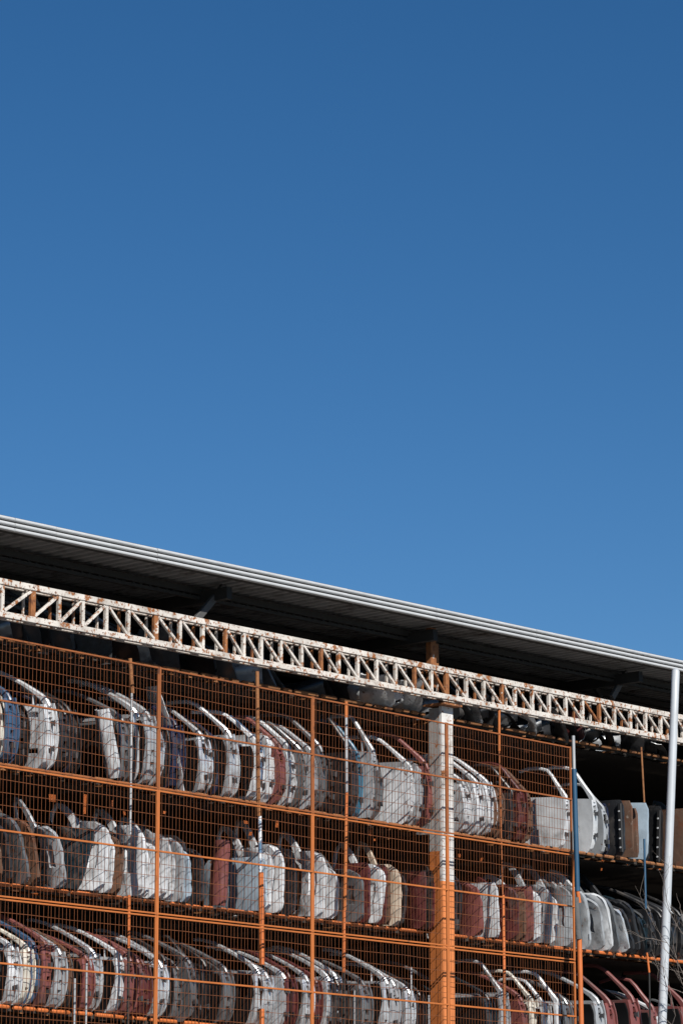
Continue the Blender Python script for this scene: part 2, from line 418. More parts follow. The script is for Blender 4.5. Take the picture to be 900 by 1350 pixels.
# ---- roof: soffit sheet with ribs running in from the eave, three-rib fascia, purlins, rafters
EY = FY-0.06
e0, e1 = P(0, 676, EY), P(900, 869, EY)
ez = lambda u: e0.z+(e1.z-e0.z)*(u-e0.x)/(e1.x-e0.x)
roof = tag(empty('shed_roof', (e0.x, EY, e0.z)), 'long dark mono-pitch shed roof with bright ribbed fascia above the car part racks', 'roof')
def rl(o): o.matrix_parent_inverse = Matrix.Translation(-Vector(roof.location)); return o
PITCHR = -.02
bm = bmesh.new(); rows = []
u = U0-1; prof = []
while u < U1+1:
    prof += [(u, 0), (u+.07, 0), (u+.10, .05), (u+.15, .05), (u+.18, 0)]; u += .18
prev = None
for uu, dz in prof:
    a = bm.verts.new((uu, EY+.12, ez(uu)-.165+dz)); b = bm.verts.new((uu, EY+6, ez(uu)-.165+dz+PITCHR*6))
    c = bm.verts.new((uu, EY+6, ez(uu)-.13+dz+PITCHR*6)); d = bm.verts.new((uu, EY+.12, ez(uu)-.13+dz))
    if prev: 
        bm.faces.new((prev[0], a, b, prev[1])); bm.faces.new((prev[3], prev[2], c, d)); bm.faces.new((prev[0], prev[3], d, a)); bm.faces.new((prev[1], b, c, prev[2]))
    prev = (a, b, c, d)
rl(obj('roof_sheet', mesh('roof_sheet', bm, M_ROOF, 20), roof))
# fascia: lengths butted with a small gap, three bright half-round ribs with grooves between
seams = [P(x, 790, EY).x for x in (-250, 18, 73, 207, 458, 575, 706, 822, 1010, 1300)]
FH = .196
for ua, ub in zip(seams, seams[1:]):
    bm = bmesh.new(); j = random.uniform(-.004, .004)
    for k in range(3):
        z0 = FH*k/3+.002
        prf = [(.05, z0), (.012, z0+.001), (.0, z0+.009), (-.004, z0+.022), (.0, z0+.035), (.012, z0+.043), (.05, z0+.044)]
        ends = [[bm.verts.new((uu, EY+y+j, ez(uu)-FH+z)) for y, z in prf] for uu in (ua+.004, ub-.004)]
        for i in range(7): bm.faces.new((ends[0][i], ends[0][(i+1) % 7], ends[1][(i+1) % 7], ends[1][i]))
        bm.faces.new(ends[0][::-1]); bm.faces.new(ends[1])
    rl(obj('fascia_ribs', mesh('fascia_ribs', bm, M_FASC, 25), roof))
bm = bmesh.new()
beam(bm, (U0, EY+.09, ez(U0)-FH/2), (U1, EY+.09, ez(U1)-FH/2), FH-.01, .07)
beam(bm, (U0, EY+.13, ez(U0)-FH+.012), (U1, EY+.13, ez(U1)-FH+.012), .012, .08)
rl(obj('fascia_backing', mesh('fascia_backing', bm, M_DARK), roof))
for dv, w in ((.8, .10), (1.9, .10), (3.0, .10), (4.2, .1)):
    bm = bmesh.new()
    za = -.165-.06+PITCHR*dv-w*.25
    beam(bm, (U0, EY+dv, ez(U0)+za), (U1, EY+dv, ez(U1)+za), .08, w)
    if dv == .8:                                      # lattice purlin: lower chord and zigzag
        beam(bm, (U0, EY+dv, ez(U0)+za-.085), (U1, EY+dv, ez(U1)+za-.085), .04, .06)
        u = U0; s = 0
        while u < U1-.2:
            beam(bm, (u, EY+dv, ez(u)+za-.085*(s % 2)), (u+.16, EY+dv, ez(u+.16)+za-.085*((s+1) % 2)), .022, .022); u += .16; s += 1
    rl(obj('purlin', mesh('purlin', bm, M_DARK), roof))
for px in (-190, 295, 566, 835, 1110):
    uu = P(px, 790, EY+.4).x; bm = bmesh.new()
    beam(bm, (uu, EY+.30, ez(uu)-.33), (uu, EY+5.6, ez(uu)-.33+PITCHR*5.3), .10, .16, Vector((0, 0, 1)))
    rl(obj('rafter', mesh('rafter', bm, M_DARK), roof))
for (xa, ya, xb, yb, dv, m_) in ((296, 772, 258, 818, .55, M_BRACE), (825, 886, 806, 920, .75, M_BRACE), (772, 890, 792, 918, 1.6, M_DARK)):
    bm = bmesh.new(); beam(bm, P(xa, ya, EY+dv), P(xb, yb, EY+dv), .10, .06, ch=.008); rl(obj('knee_brace', mesh('knee_brace', bm, m_), roof))

# ---- truss beam under the roof
TY, TD = FY+.30, .17
t0a, t1a = P(0, 766.5, TY), P(875, 941.5, TY); b0a, b1a = P(0, 809.5, TY), P(875, 972.5, TY)
tz = lambda u: t0a.z+(t1a.z-t0a.z)*(u-t0a.x)/(t1a.x-t0a.x)
bz = lambda u: b0a.z+(b1a.z-b0a.z)*(u-b0a.x)/(b1a.x-b0a.x)
truss = tag(empty('truss_beam', (t0a.x, TY, b0a.z)), 'long white lattice truss beam with rust patches running under the shed roof', 'truss')
def tl(o): o.matrix_parent_inverse = Matrix.Translation(-Vector(truss.location)); return o
for zf, dy, w in ((tz, 0, .078), (bz, 0, .078), (tz, TD, .05), (bz, TD, .05)):
    bm = bmesh.new(); uu = U0
    while uu < U1:                                       # short welded lengths keep the patches fine
        beam(bm, (uu, TY+dy, zf(uu)), (uu+2.5, TY+dy, zf(uu+2.5)), w, .07 if dy == 0 else .05, ch=.006); uu += 2.5
    tl(obj('chord', mesh('chord', bm, M_TRUSS), truss))
VX = [-30, 3, 43, 78, 109, 140, 169, 205, 237, 267, 297, 321, 344, 370, 397, 423, 446, 471, 496, 521, 546, 568, 588, 614, 637, 661, 678, 701, 723, 745, 767, 789, 809, 830, 850, 870, 890, 909, 928]
RUSTY = {43, 205, 297, 423, 546, 588, 661, 789}
vu = [P(x, 790+.19*x, TY).x for x in VX]
for i, uu in enumerate(vu):
    rusty = VX[i] in RUSTY; w = .08 if VX[i] in (43, 205, 588) else .05
    bm = bmesh.new(); beam(bm, (uu, TY+.002, bz(uu)+.0395), (uu, TY+.002, tz(uu)-.0395), w, .05, ch=.004)
    tl(obj('web_vertical', mesh('web_vertical', bm, M_TRUSSR if rusty else M_TRUSS), truss))
    bm = bmesh.new(); beam(bm, (uu+.01, TY+TD, bz(uu)+.031), (uu+.01, TY+TD, tz(uu)-.031), .026, .03)
    tl(obj('back_vertical', mesh('back_vertical', bm, M_TRUSSR if i % 3 == 0 else M_TRUSS), truss))
    bm = bmesh.new(); beam(bm, (uu, TY+.04, tz(uu)-.002), (uu, TY+TD-.03, tz(uu)-.002), .03, .03, Vector((0, 0, 1)))
    beam(bm, (uu, TY+.04, bz(uu)+.002), (uu, TY+TD-.03, bz(uu)+.002), .03, .03, Vector((0, 0, 1)))
    tl(obj('lacing_bar', mesh('lacing_bar', bm, M_TRUSS), truss))
    if i+1 < len(vu):
        un = vu[i+1]; bm = bmesh.new(); up = VX[i] < 135
        a, b = (uu+.035, un-.035)
        if up: beam(bm, (a, TY-.003, bz(a)+.05), (b, TY-.003, tz(b)-.05), .036, .042, ch=.004)
        else: beam(bm, (a, TY-.003, tz(a)-.05), (b, TY-.003, bz(b)+.05), .036, .042, ch=.004)
        tl(obj('web_diagonal', mesh('web_diagonal', bm, M_TRUSSR if VX[i] in (568, 767) else M_TRUSS), truss))

# ---- main column (front flange + side web), roof post
CY = FY+.42
cu0, cu1 = P(582.5, 1050, CY).x, P(597.5, 1050, CY).x
ctop = P(590, 932, CY).z; cw = P(590, 1162, CY).z; cs = P(575, 1122, CY+.1).z
col = tag(empty('steel_column', ((cu0+cu1)/2, CY, 0)), 'thick steel column, rusty white above and orange below, between the fenced bays', 'column')
def cl(o): o.matrix_parent_inverse = Matrix.Translation(-Vector(col.location)); return o
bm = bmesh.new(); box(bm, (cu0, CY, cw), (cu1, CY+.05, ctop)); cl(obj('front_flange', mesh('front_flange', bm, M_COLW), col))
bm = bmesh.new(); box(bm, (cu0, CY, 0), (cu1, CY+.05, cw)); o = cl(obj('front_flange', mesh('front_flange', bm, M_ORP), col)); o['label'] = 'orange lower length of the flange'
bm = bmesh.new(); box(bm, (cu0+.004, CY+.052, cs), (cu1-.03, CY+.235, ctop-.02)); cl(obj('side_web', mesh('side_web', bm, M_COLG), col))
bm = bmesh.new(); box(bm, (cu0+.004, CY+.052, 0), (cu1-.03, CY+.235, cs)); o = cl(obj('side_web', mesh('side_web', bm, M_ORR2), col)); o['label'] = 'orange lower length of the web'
bm = bmesh.new(); box(bm, (cu0-.10, CY-.13, ctop+.002), (cu1+.05, CY+.26, ctop+.03)); cl(obj('cap_plate', mesh('cap_plate', bm, M_TRUSSR), col))
p = P(568, 870, FY+.52); p2 = P(565, 828, FY+.52)
post = tag(empty('roof_post', (p.x, p.y, p.z-.4)), 'rust-streaked twin post rising above the truss to the roof eave', 'post')
bm = bmesh.new(); beam(bm, (p.x, p.y, p.z-.4), (p.x, p.y, p2.z), .13, .10, ch=.01); o = obj('post_shaft', mesh('post_shaft', bm, M_TRUSSR), post); o.matrix_parent_inverse = Matrix.Translation(-Vector(post.location))
bm = bmesh.new(); beam(bm, (p.x+.16, p.y+.06, p.z-.4), (p.x+.16, p.y+.06, P(574, 848, FY+.52).z), .10, .08, ch=.01); o = obj('post_shaft', mesh('post_shaft2', bm, M_RBAR), post); o.matrix_parent_inverse = Matrix.Translation(-Vector(post.location))

# ------------------------------------------------------------------ shelves (each level: rails, joists, light-blocking boards)
def shelf(level, ua, ub, label, m_rail, front=SY):
    z = LEVEL[level]
    s = tag(empty('rack_shelf', (ua, front, z(ua))), label, 'shelf', 'shelves of the car part racks')
    inv = Matrix.Translation(-Vector(s.location))
    def pt(n, bm, m): o = obj(n, mesh(n, bm, m), s); o.matrix_parent_inverse = inv; return o
    u = ua
    while u < ub-.05:  # rail split into dashes, gaps imitate shadows falling across it
        ln = min(random.choice((.14, .18, .24, .32, .5)), ub-u); e = u+ln; dz = random.uniform(-.004, .004); bm = bmesh.new()
        tube(bm, [(u, front+.03, z(u)-.03+dz), (u+.015, front+.03, z(u)-.03+dz), (e-.015, front+.03, z(e)-.03+dz), (e, front+.03, z(e)-.03+dz)], [.019, .026, .026, .019], 8); u = e+random.uniform(.03, .09)
        pt('front_rail', bm, m_rail)
    bm = bmesh.new(); beam(bm, (ua, front+.09, z(ua)-.05), (ub, front+.09, z(ub)-.05), .05, .04); pt('gap_shade_bar', bm, M_BOARD)  # dark bar added behind, shows as shade in the rail gaps
    bm = bmesh.new(); beam(bm, (ua, front+1.1, z(ua)-.035), (ub, front+1.1, z(ub)-.035), .06, .06); pt('back_rail', bm, M_RBAR)
    u = ua+.15; k = 0
    while u < ub-.1:
        bm = bmesh.new(); w = random.uniform(.05, .12)
        beam(bm, (u, front+.07+random.uniform(-.03, .03), z(u)-.078), (u, front+1.2, z(u)-.078), w, .025, Vector((0, 0, 1)))
        pt('joist', bm, M_RBAR if random.random() < .5 else M_BOARD); u += random.uniform(.2, .42); k += 1
    bm = bmesh.new(); v = [bm.verts.new(p) for p in ((ua, front+.08, z(ua)-.115), (ub, front+.08, z(ub)-.115), (ub, front+3.6, z(ub)-.115), (ua, front+3.6, z(ua)-.115))]
    bm.faces.new(v); bmesh.ops.solidify(bm, geom=bm.faces[:], thickness=.02); pt('light_block_board', bm, M_BOARD)  # added board, blocks light so the rack interior stays dark
    return s, pt
uc = (cu0+cu1)/2; ufe = P(756, 1060, FY).x
SH = {}
names = {0: 'roof-level', 1: 'upper', 2: 'middle', 3: 'lower', 4: 'bottom'}
for lv in (0, 1, 2, 3, 4):
    mr = {0: M_RBAR, 1: M_RBAR}.get(lv, M_OR)
    SH[lv, 0] = shelf(lv, U0, cu0-.02, f'{names[lv]} rack shelf left of the column with brown and orange rails', mr)
    SH[lv, 1] = shelf(lv, cu1+.02, ufe+.03, f'{names[lv]} rack shelf between the column and the blue upright', mr)
    SH[lv, 2] = shelf(lv, ufe+.05, U1, f'{names[lv]} rack shelf in the open bay right of the fence', mr)
# painted tabs and hanger plates catching the sun under the upper shelf
for (px, py, w, h, bay) in ((70, 1052, .10, .09, 0), (113, 1060, .05, .25, 0), (148, 1060, .05, .10, 0), (165, 1072, .05, .05, 0), (218, 1071, .06, .04, 0), (325, 1084, .06, .04, 0), (331, 1099, .07, .05, 0), (366, 1086, .06, .10, 0), (489, 1098, .09, .08, 0), (494, 1107, .05, .03, 0),
                            (606, 1008+120, .05, .05, 1), (635, 1133, .05, .05, 1), (744, 1127, .07, .04, 1),
                            (763, 1128, .05, .05, 2), (783, 1133, .03, .04, 2), (791, 1124, .06, .06, 2), (794, 1135, .05, .05, 2), (793, 1146, .04, .04, 2), (826, 1139, .06, .03, 2), (834, 1136, .09, .02, 2), (839, 1144, .03, .03, 2), (853, 1144, .04, .05, 2), (860, 1137, .05, .02, 2), (870, 1144, .06, .08, 2), (797, 1258, .07, .03, 2), (811, 1260, .03, .03, 2), (785, 1263, .15, .03, 2),
                            (45, 1179, .4, .05, 0), (6, 1175, .12, .04, 0), (640, 1040, .12, .05, 1), (695, 990, .12, .05, 1)):
    p = P(px, py, FY+.85); bm = bmesh.new(); r = random.uniform(-.02, .02)
    lo = (p.x-w/2, p.y, p.z-h/2)
    vs = [(-w/2, -h/2), (w/2+r, -h/2), (w/2, h/2), (-w/2-r, h/2)]
    V = [bm.verts.new((p.x+a, p.y+random.uniform(0, .02), p.z+b)) for a, b in vs]
    f = bm.faces.new(V); bmesh.ops.solidify(bm, geom=[f], thickness=.012)
    SH[2 if py > 1170 else 1, bay][1]('hanger_plate', bm, M_OR)

# ------------------------------------------------------------------ rack uprights (pipes with painted lengths)
UPR = [
 ('thin upright pipe, brown above and grey below, left of the first fence post', FY+.30, [(171.5, 868, 175, 914, .045, M_RBAR), (174, 914, 172, 1100, .028, M_GALV), (170.5, 1180, 170, 1250, .03, M_OR), (170, 1250, 169, 1420, .028, M_DARK)]),
 ('thick upright pipe with blue chipped length between brown and orange ends', FY+.30, [(339, 885, 341, 1076, .045, M_RBAR), (342.5, 1076, 343.5, 1150, .05, M_BLUEW), (344, 1150, 345, 1272, .062, M_OR), (345, 1330, 345, 1420, .062, M_OR)]),
 ('slim upright pipe in grey, orange and pink lengths left of the column', FY+.30, [(456, 925, 456, 946, .042, M_ORR2), (456, 946, 457, 1045, .036, M_GALV), (457, 1045, 456, 1082, .038, M_OR), (456, 1082, 454, 1200, .042, M_ORR2), (453.5, 1200, 453, 1282, .038, M_OR), (453, 1282, 453, 1400, .03, M_DARK)]),
 ('thin rusty upright rod behind the fence right of the column', FY+.30, [(657.5, 932, 657.5, 990, .03, M_ORR2), (657.5, 990, 662, 1180, .018, M_ORR), (662.5, 1180, 664, 1285, .038, M_OR), (664, 1285, 665, 1400, .03, M_ORR)]),
 ('leaning upright pole at the fence end, blue above with grey sleeve over orange', FY+.06, [(755, 970, 756, 1014, .045, M_GALV), (756, 1014, 760.5, 1175, .068, M_BLUE), (760.5, 1175, 763, 1190, .055, M_OR), (758, 1183, 762, 1238, .085, M_SLEEVE), (763, 1238, 770, 1400, .068, M_OR)]),
 ('thin upright rod in the open bay, brown above and bright blue below', FY+.30, [(844.5, 985, 848.5, 1058, .022, M_RBAR), (848.5, 1106, 850.5, 1198, .026, M_BLUE), (852, 1256, 855, 1282, .026, M_OR), (855, 1282, 857, 1400, .02, M_DARK)]),
]
for lab, Y, segs in UPR:
    b = P(segs[-1][2], segs[-1][3], Y)
    o = tag(empty('rack_upright', (b.x, Y, 0)), lab, 'upright', 'pipe uprights of the racks')
    inv = Matrix.Translation(-Vector(o.location))
    for k, (xa, ya, xb, yb, r, m_) in enumerate(segs):
        bm = bmesh.new(); a = P(xa, ya, Y); c = P(xb, yb, Y)
        if k == len(segs)-1: c = Vector((c.x, Y, 0))
        tube(bm, [a, c], r*.5+.004, 10); q = obj('pipe_length', mesh('pipe_length', bm, m_), o); q.matrix_parent_inverse = inv
# loose props standing in front of the lower shelf
for i, (xa, ya, xb, yb) in enumerate(((99, 1290, 99, 1420), (114.5, 1270, 115, 1420), (467, 1305, 466, 1420), (541.5, 1275, 541, 1420), (565, 1312, 565, 1420))):
    bm = bmesh.new(); a = P(xa, ya, FY+.45); b = P(xb, yb, FY+.45); tube(bm, [a, (b.x, FY+.45, 0)], .014, 8)
    o = tag(obj('prop_rod', mesh('prop_rod', bm, M_GALV)), ['grey prop rod before red door, left of a taller rod, lower shelf', 'taller grey prop rod before silver door at left, lower shelf', 'short grey prop rod right of the slim pipe, lower shelf', 'tall grey prop rod right of bright silver doors, lower shelf', 'short grey prop rod nearest the orange column, lower shelf'][i], 'rod', 'prop rods in front of the lower shelf')

# ------------------------------------------------------------------ wire fence panels
def fline(p0, p1):
    return line(p0, p1, FY)
TIERS = [(fline((0, 840), (752, 986)), fline((0, 923.5), (752, 1054)), fline((0, 1007), (752, 1123))),
         (fline((0, 1010.5), (752, 1127)), fline((0, 1094.5), (752, 1195)), fline((0, 1181.5), (755, 1265))),
         (fline((0, 1185.5), (755, 1269)), fline((0, 1270), (755, 1340)), fline((0, 1356), (755, 1413)))]
XB = [(-135, 0), (209, 207.5), (412, 409.5), (588.5, 590), (752.5, 757.5)]
ub = [P(x[0], 1000, FY).x if i in (0, 1, 2, 3) else P(755, 1100, FY).x for i, x in enumerate(XB)]
tn = ['upper', 'middle', 'lower']; bn = ['leftmost', 'second', 'third', 'rightmost']
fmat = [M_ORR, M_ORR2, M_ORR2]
for ti, (zt, zm, zb) in enumerate(TIERS):
    for bi in range(4):
        ua, uz = ub[bi]+.0155, ub[bi+1]-.0155
        if bi == 3 and ti == 0: uz -= .03
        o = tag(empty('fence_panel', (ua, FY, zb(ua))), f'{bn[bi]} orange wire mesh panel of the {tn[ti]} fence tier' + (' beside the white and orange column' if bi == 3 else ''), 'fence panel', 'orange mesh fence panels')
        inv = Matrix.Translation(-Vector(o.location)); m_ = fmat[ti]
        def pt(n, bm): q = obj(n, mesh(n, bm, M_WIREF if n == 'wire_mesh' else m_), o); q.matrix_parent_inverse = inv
        for n, zf, w in (('top_rail', zt, .022), ('middle_rail', zm, .024), ('bottom_rail', zb, .022)):
            bm = bmesh.new(); dy = -.014 if n == 'middle_rail' else 0
            beam(bm, (ua, FY+dy, zf(ua)), (uz, FY+dy, zf(uz)), w, w*.8, ch=.004); pt(n, bm)
        for uu in (ua, uz):
            bm = bmesh.new(); beam(bm, (uu, FY+.002, zb(uu)-.016), (uu, FY+.002, zt(uu)+.016), .026, .03, ch=.004); pt('side_rail', bm)
        bm = bmesh.new(); n = max(2, round((uz-ua)/.0665))
        for k in range(1, n):
            uu = ua+(uz-ua)*k/n; j = random.gauss(0, .0045); j2 = random.gauss(0, .0045)
            beam(bm, (uu+j, FY+.006+j2, zb(uu)), (uu+j2, FY+.006+j, zt(uu)), .0036, .0036)
        for half in ((zt, zm), (zm, zb)):
            for k in range(1, 5):
                f = k/5; segs = 6; pts = []
                for s in range(segs+1):
                    uu = ua+(uz-ua)*s/segs; pts.append(Vector((uu, FY+.014, half[0](uu)*(1-f)+half[1](uu)*f+random.gauss(0, .005))))
                for a, b in zip(pts, pts[1:]): beam(bm, a, b, .0056, .0056)
        pt('wire_mesh', bm)

# ------------------------------------------------------------------ the stacked parts
def colour_of(c): return c
ROWS = {}
ROWS[1] = """
-60 silver F 6 8;-40 dgrey F 6 5;-22 white F 7 5;-8 dgrey F 6 4
4 cream F 5 6;18 blue F 5 10;33 dgrey F 4 10;42 black F 4 4;52 black B 5 3;70 white F 7 10 1.12;80 black F 4 4;92 dgrey F 6 6;103 navy F 7 6;112 black F 6 5
160 white P 24 14 1.05 .3;170 grey F 12 8;192 silver F 2 10 1.08;205 lgrey F 2 12 1.05;212 silver F 2 8;225 black F 4 6;243 navy F 3 6;252 white N 8 6 1.15;268 dgrey F 8 4;275 silver S 8 4;287 black F 5 5;303 navy S 8 3;312 silver S 8 12;343 white S 1 30 1.05
348 blue S 3 3;361 white B 2 8 1.05;376 red S 8 12 1.02;389 white S 8 5;404 grey S 8 6;418 lgrey S 5 8;430 grey S 5 8
446 black B 5 5;462 dgrey B 4 5;472 dgrey R 3 5 1.06;478 teal S 3 8 1.05 .7;496 lgrey R 1 15 1.08;504 grey B 2 8;520 dgrey R 4 6;546 white S 3 12 1.02;557 lgrey B 4 6;571 red S 5 6 1.05
622 white S 9 12 1.08;637 white S 9 10 1.08;653 white S 10 12 1.08;658 brown B 7 5;670 black F 6 5;684 dgrey R 6 4;690 dred R 6 4;702 brown R 6 4;713 black R 5 4;722 dgrey F 4 3;747 white R 2 14 1.05
"""
ROWS[2] = """
-50 white T 4 6;-35 grey T 5 6;-20 dgrey T 4 6
6 brown T 5 8;18 dgrey T 8 4;30 dgrey T 10 4;43 grey T 12 4;55 brown T 12 4;90 lgrey T 19 16 1.1 .72;110 dteal P -14 6;124 black T -5 8;138 white T -4 16;148 white T -4 8;160 brown T 0 14;168 black T 1 3
189 white T 0 12;198 white T 0 14;209 white T 0 14;220 white T 0 12;230 white T 0 14;243 lgrey T 1 12;252 bluegrey T 2 8;266 dgrey T 2 4;274 dgrey T 2 3;282 dgrey T 2 2;296 red P 0 12 1.0 .4
350 bluegrey P 0 3 1.0 1.35;358 white T 0 12;374 white T 0 14;386 dgrey T 1 6;396 dgrey T 4 3;404 dgrey T 5 3;427 white T -2 14;446 white T -1 12;456 dgrey T 2 6
480 grey T 0 16;486 dred P 1 4;502 white T -3 18;508 dred P 1 4;514 brown P 0 4;528 beige T -1 8 1.0 .8;540 black T 0 3;553 dgrey T 0 8;560 dred P 1 4 1.0 .6;566 black P 1 4 1.0 .8;571 dred P 1 4 1.0 .6;575 dgrey P 2 3
606 dgrey T 3 4;616 black T 4 4;638 red T 8 8;646 black T 6 4;658 white P 5 12;668 black T 3 4;684 dred T 3 8;692 brown P 3 5 1.0 .6;703 red P 3 10 1.0 .6;712 white T 3 10;726 lgrey T 4 10;733 white T 4 6;742 black T 3 3;748 dgrey T 3 3;756 lgrey T 5 10
"""
ROWS[3] = """
-40 white F 4 8;-24 silver F 4 8;-8 black F 4 6
6 black F 3 5;22 white F 3 12;37 cream F 3 10;48 blue F 3 8;65 red F 3 10 1.05;80 lgrey F 3 10 1.05;88 brown F 2 5;97 dgrey F 2 6;117 red F 2 12;128 silver F 2 8;140 dgrey F 2 3;160 white F 2 14;173 red F 2 10 1.04;186 red F 2 10 1.04;194 dred F 2 4;206 lgrey F 1 8;214 silver F 2 8;226 black F 3 4;238 grey F 3 8;260 grey F 6 10 1.02
266 dgrey F 4 3;279 black R 3 5;286 black F 3 5;303 grey F 4 6;311 dgrey F 3 5;320 black F 2 6;343 silver F 3 12;355 silver F 1 8;379 silver F 3 14 1.04;386 dred F 2 5;396 dgrey F 2 6;406 silver F 2 6;418 dred F 2 4;434 silver F 1 8 1.04;446 silver F 1 8 1.04;454 black F 2 6;466 black F 2 5;476 dgrey F 2 5;486 grey F 2 5
511 silver F 1 10 1.02;522 lgrey F 1 8;541 silver F 1 10 1.02;552 black F 1 5;560 dgrey F 1 5;570 black F 1 5;584 grey F 1 10 1.02
612 dteal F 2 4;650 dteal F 4 3 1.05;668 lgrey R 3 10 1.08;696 red F 4 3 1.05;708 cream R 6 10;722 white R 7 12;740 white R 7 12 1.05;752 grey F 5 6
"""
OPEN = {1: """
786 white R 5 4 1.12;801 lgrey R 4 5 1.05;812 navy I 3 4;823 dgrey I 2 10 1.0;834 brown P 2 8;841 brown P 2 4 1.0 .6;853 bluegrey P 2 10 1.02;864 black P 3 4;872 black P 3 4;882 black T 3 4;894 black I 2 4;915 brown I 2 6 1.0;935 grey T 3 4
""", 2: """
768 grey T 10 4;780 lgrey T 12 6;798 lgrey T 14 12 1.08;810 white T 14 18 1.05;819 grey T 13 4 1.0;831 silver T 15 7 1.02;838 dgrey T 15 5 1.0;845 dgrey T 15 6 1.0;852 black T 14 6 1.0;858 dteal S 10 9 .9;864 dgrey F 9 8 .95;871 black F 8 8 .95;878 dgrey F 9 8 .9;886 black F 8 8 .95;894 dgrey F 9 8 .95;903 black F 8 8 .95;917 silver P 15 8 1.1 .5;930 white F 8 5
""", 3: """
776 black F 2 5;793 lgrey F 2 6 1.2 1.1;808 red S 2 6 1.2 1.1;840 red S 2 6 1.2 1.1;848 black F 4 5;866 red R 5 10 1.2 1.1;874 white F 3 6;884 black F 3 5;905 red S 3 4 1.2 1.1;922 grey F 3 6
"""}
ROWS[4] = """
20 silver F 3 8;60 red F 3 8;84 lgrey F 3 8;118 silver F 3 6;150 dgrey F 3 6;190 white F 3 8;210 lgrey F 3 8;260 red F 3 6;320 silver F 3 8;380 white F 3 8;440 dgrey F 3 8;500 silver F 3 8;640 red F 3 6;690 white F 3 6;730 silver F 3 6
"""
def place_row(row, txt):
    z = LEVEL[row]
    for ln in txt.strip().split('\n'):
        for it in ln.split(';'):
            a = it.split(); px = float(a[0]); s = float(a[5]) if len(a) > 5 else 1.
            Y = DY+(random.uniform(-.03, .10) if row != 2 else random.uniform(-.02, .03))
            lean, yaw = float(a[3])*(1.6 if row == 2 and px > 760 else 1)+random.gauss(0, 3 if row != 2 else 5), float(a[4])*.5+random.gauss(0, 2.5)
            u = P(px, 1100, Y).x
            for _ in range(2):
                # the listed pixel is where the piece's leading edge reaches furthest right
                q = P(px, 1100, Y); u = q.x
            zz = z(u)
            q = Vector((u, Y, zz)); d = q-Vector((0, 0, EYE))
            # refine u so the foot falls at px at its own height
            t = d.dot(FWD); pxx = 450+F_PX*d.dot(RGT)/t; u += (px-pxx)/(F_PX/t*.66)
            kind = a[2]
            sy = float(a[6]) if len(a) > 6 else 1.
            dark = a[1] in ('dgrey', 'black', 'navy', 'dteal') and len(a) < 6
            dd = random.uniform(.05, .4) if dark else 0.
            if kind in 'FS' and row in (1, 3) and not dark: yaw += random.uniform(0, 5)
            jit = random.uniform(.9 if row != 2 else .8, 1.07)*s*(1.12 if row == 1 and px < 600 else 1); tip = abs(random.gauss(0, 2.2))
            foot = .0
            if lean > 10: foot = .06*math.sin(R(lean))
            piece(kind, a[1], (u-dd*.2, Y+dd, z(u)+foot+.004), lean, yaw, (jit**.5, random.uniform(.95, 1.03)*sy, jit), row, px, pitch=tip, side=1 if (kind in 'FSRB' and row in (1, 3, 4) and not (row == 1 and (350 < px < 600 or px > 740)) and random.random() < .85) else -1)
for r in (1, 2, 3, 4): place_row(r, ROWS[r])
for r in OPEN: place_row(r, OPEN[r])
# heap under the roof: bumpers, wings and doors behind the truss, shade put into darker paints
TOP = """
-20 grey U 20;12 grey U 25;30 lgrey U 15;40 dgrey S 14;50 grey N 10;62 grey S 20;70 dgrey S 22;76 lgrey N 10;95 grey U 25;104 grey S 25;112 dgrey N 12;130 silver U 18;143 dgrey S 25;152 grey S 22;178 lgrey S 24;188 dgrey S 25;196 grey U 25;214 silver P 15;240 grey P 30;262 lgrey N 24;290 black R 20;318 grey P 35;345 lgrey U 25;372 grey P 35;395 lgrey N 34;425 dgrey U 25;455 grey N 25
"""
for it in TOP.strip().strip(';').split(';'):
    a = it.split(); px = float(a[0]); Y = FY+1.45+random.uniform(-.15, .25)
    u = P(px, 840+.19*px, Y).x; zz = LEVEL[0](u)
    piece(a[2], a[1], (u, Y, zz), float(a[3])+8, random.uniform(5, 35), (.95, .95, random.uniform(.75, .95) if a[2] in 'SRF' else random.uniform(.8, 1.1)), 0, px, -1)
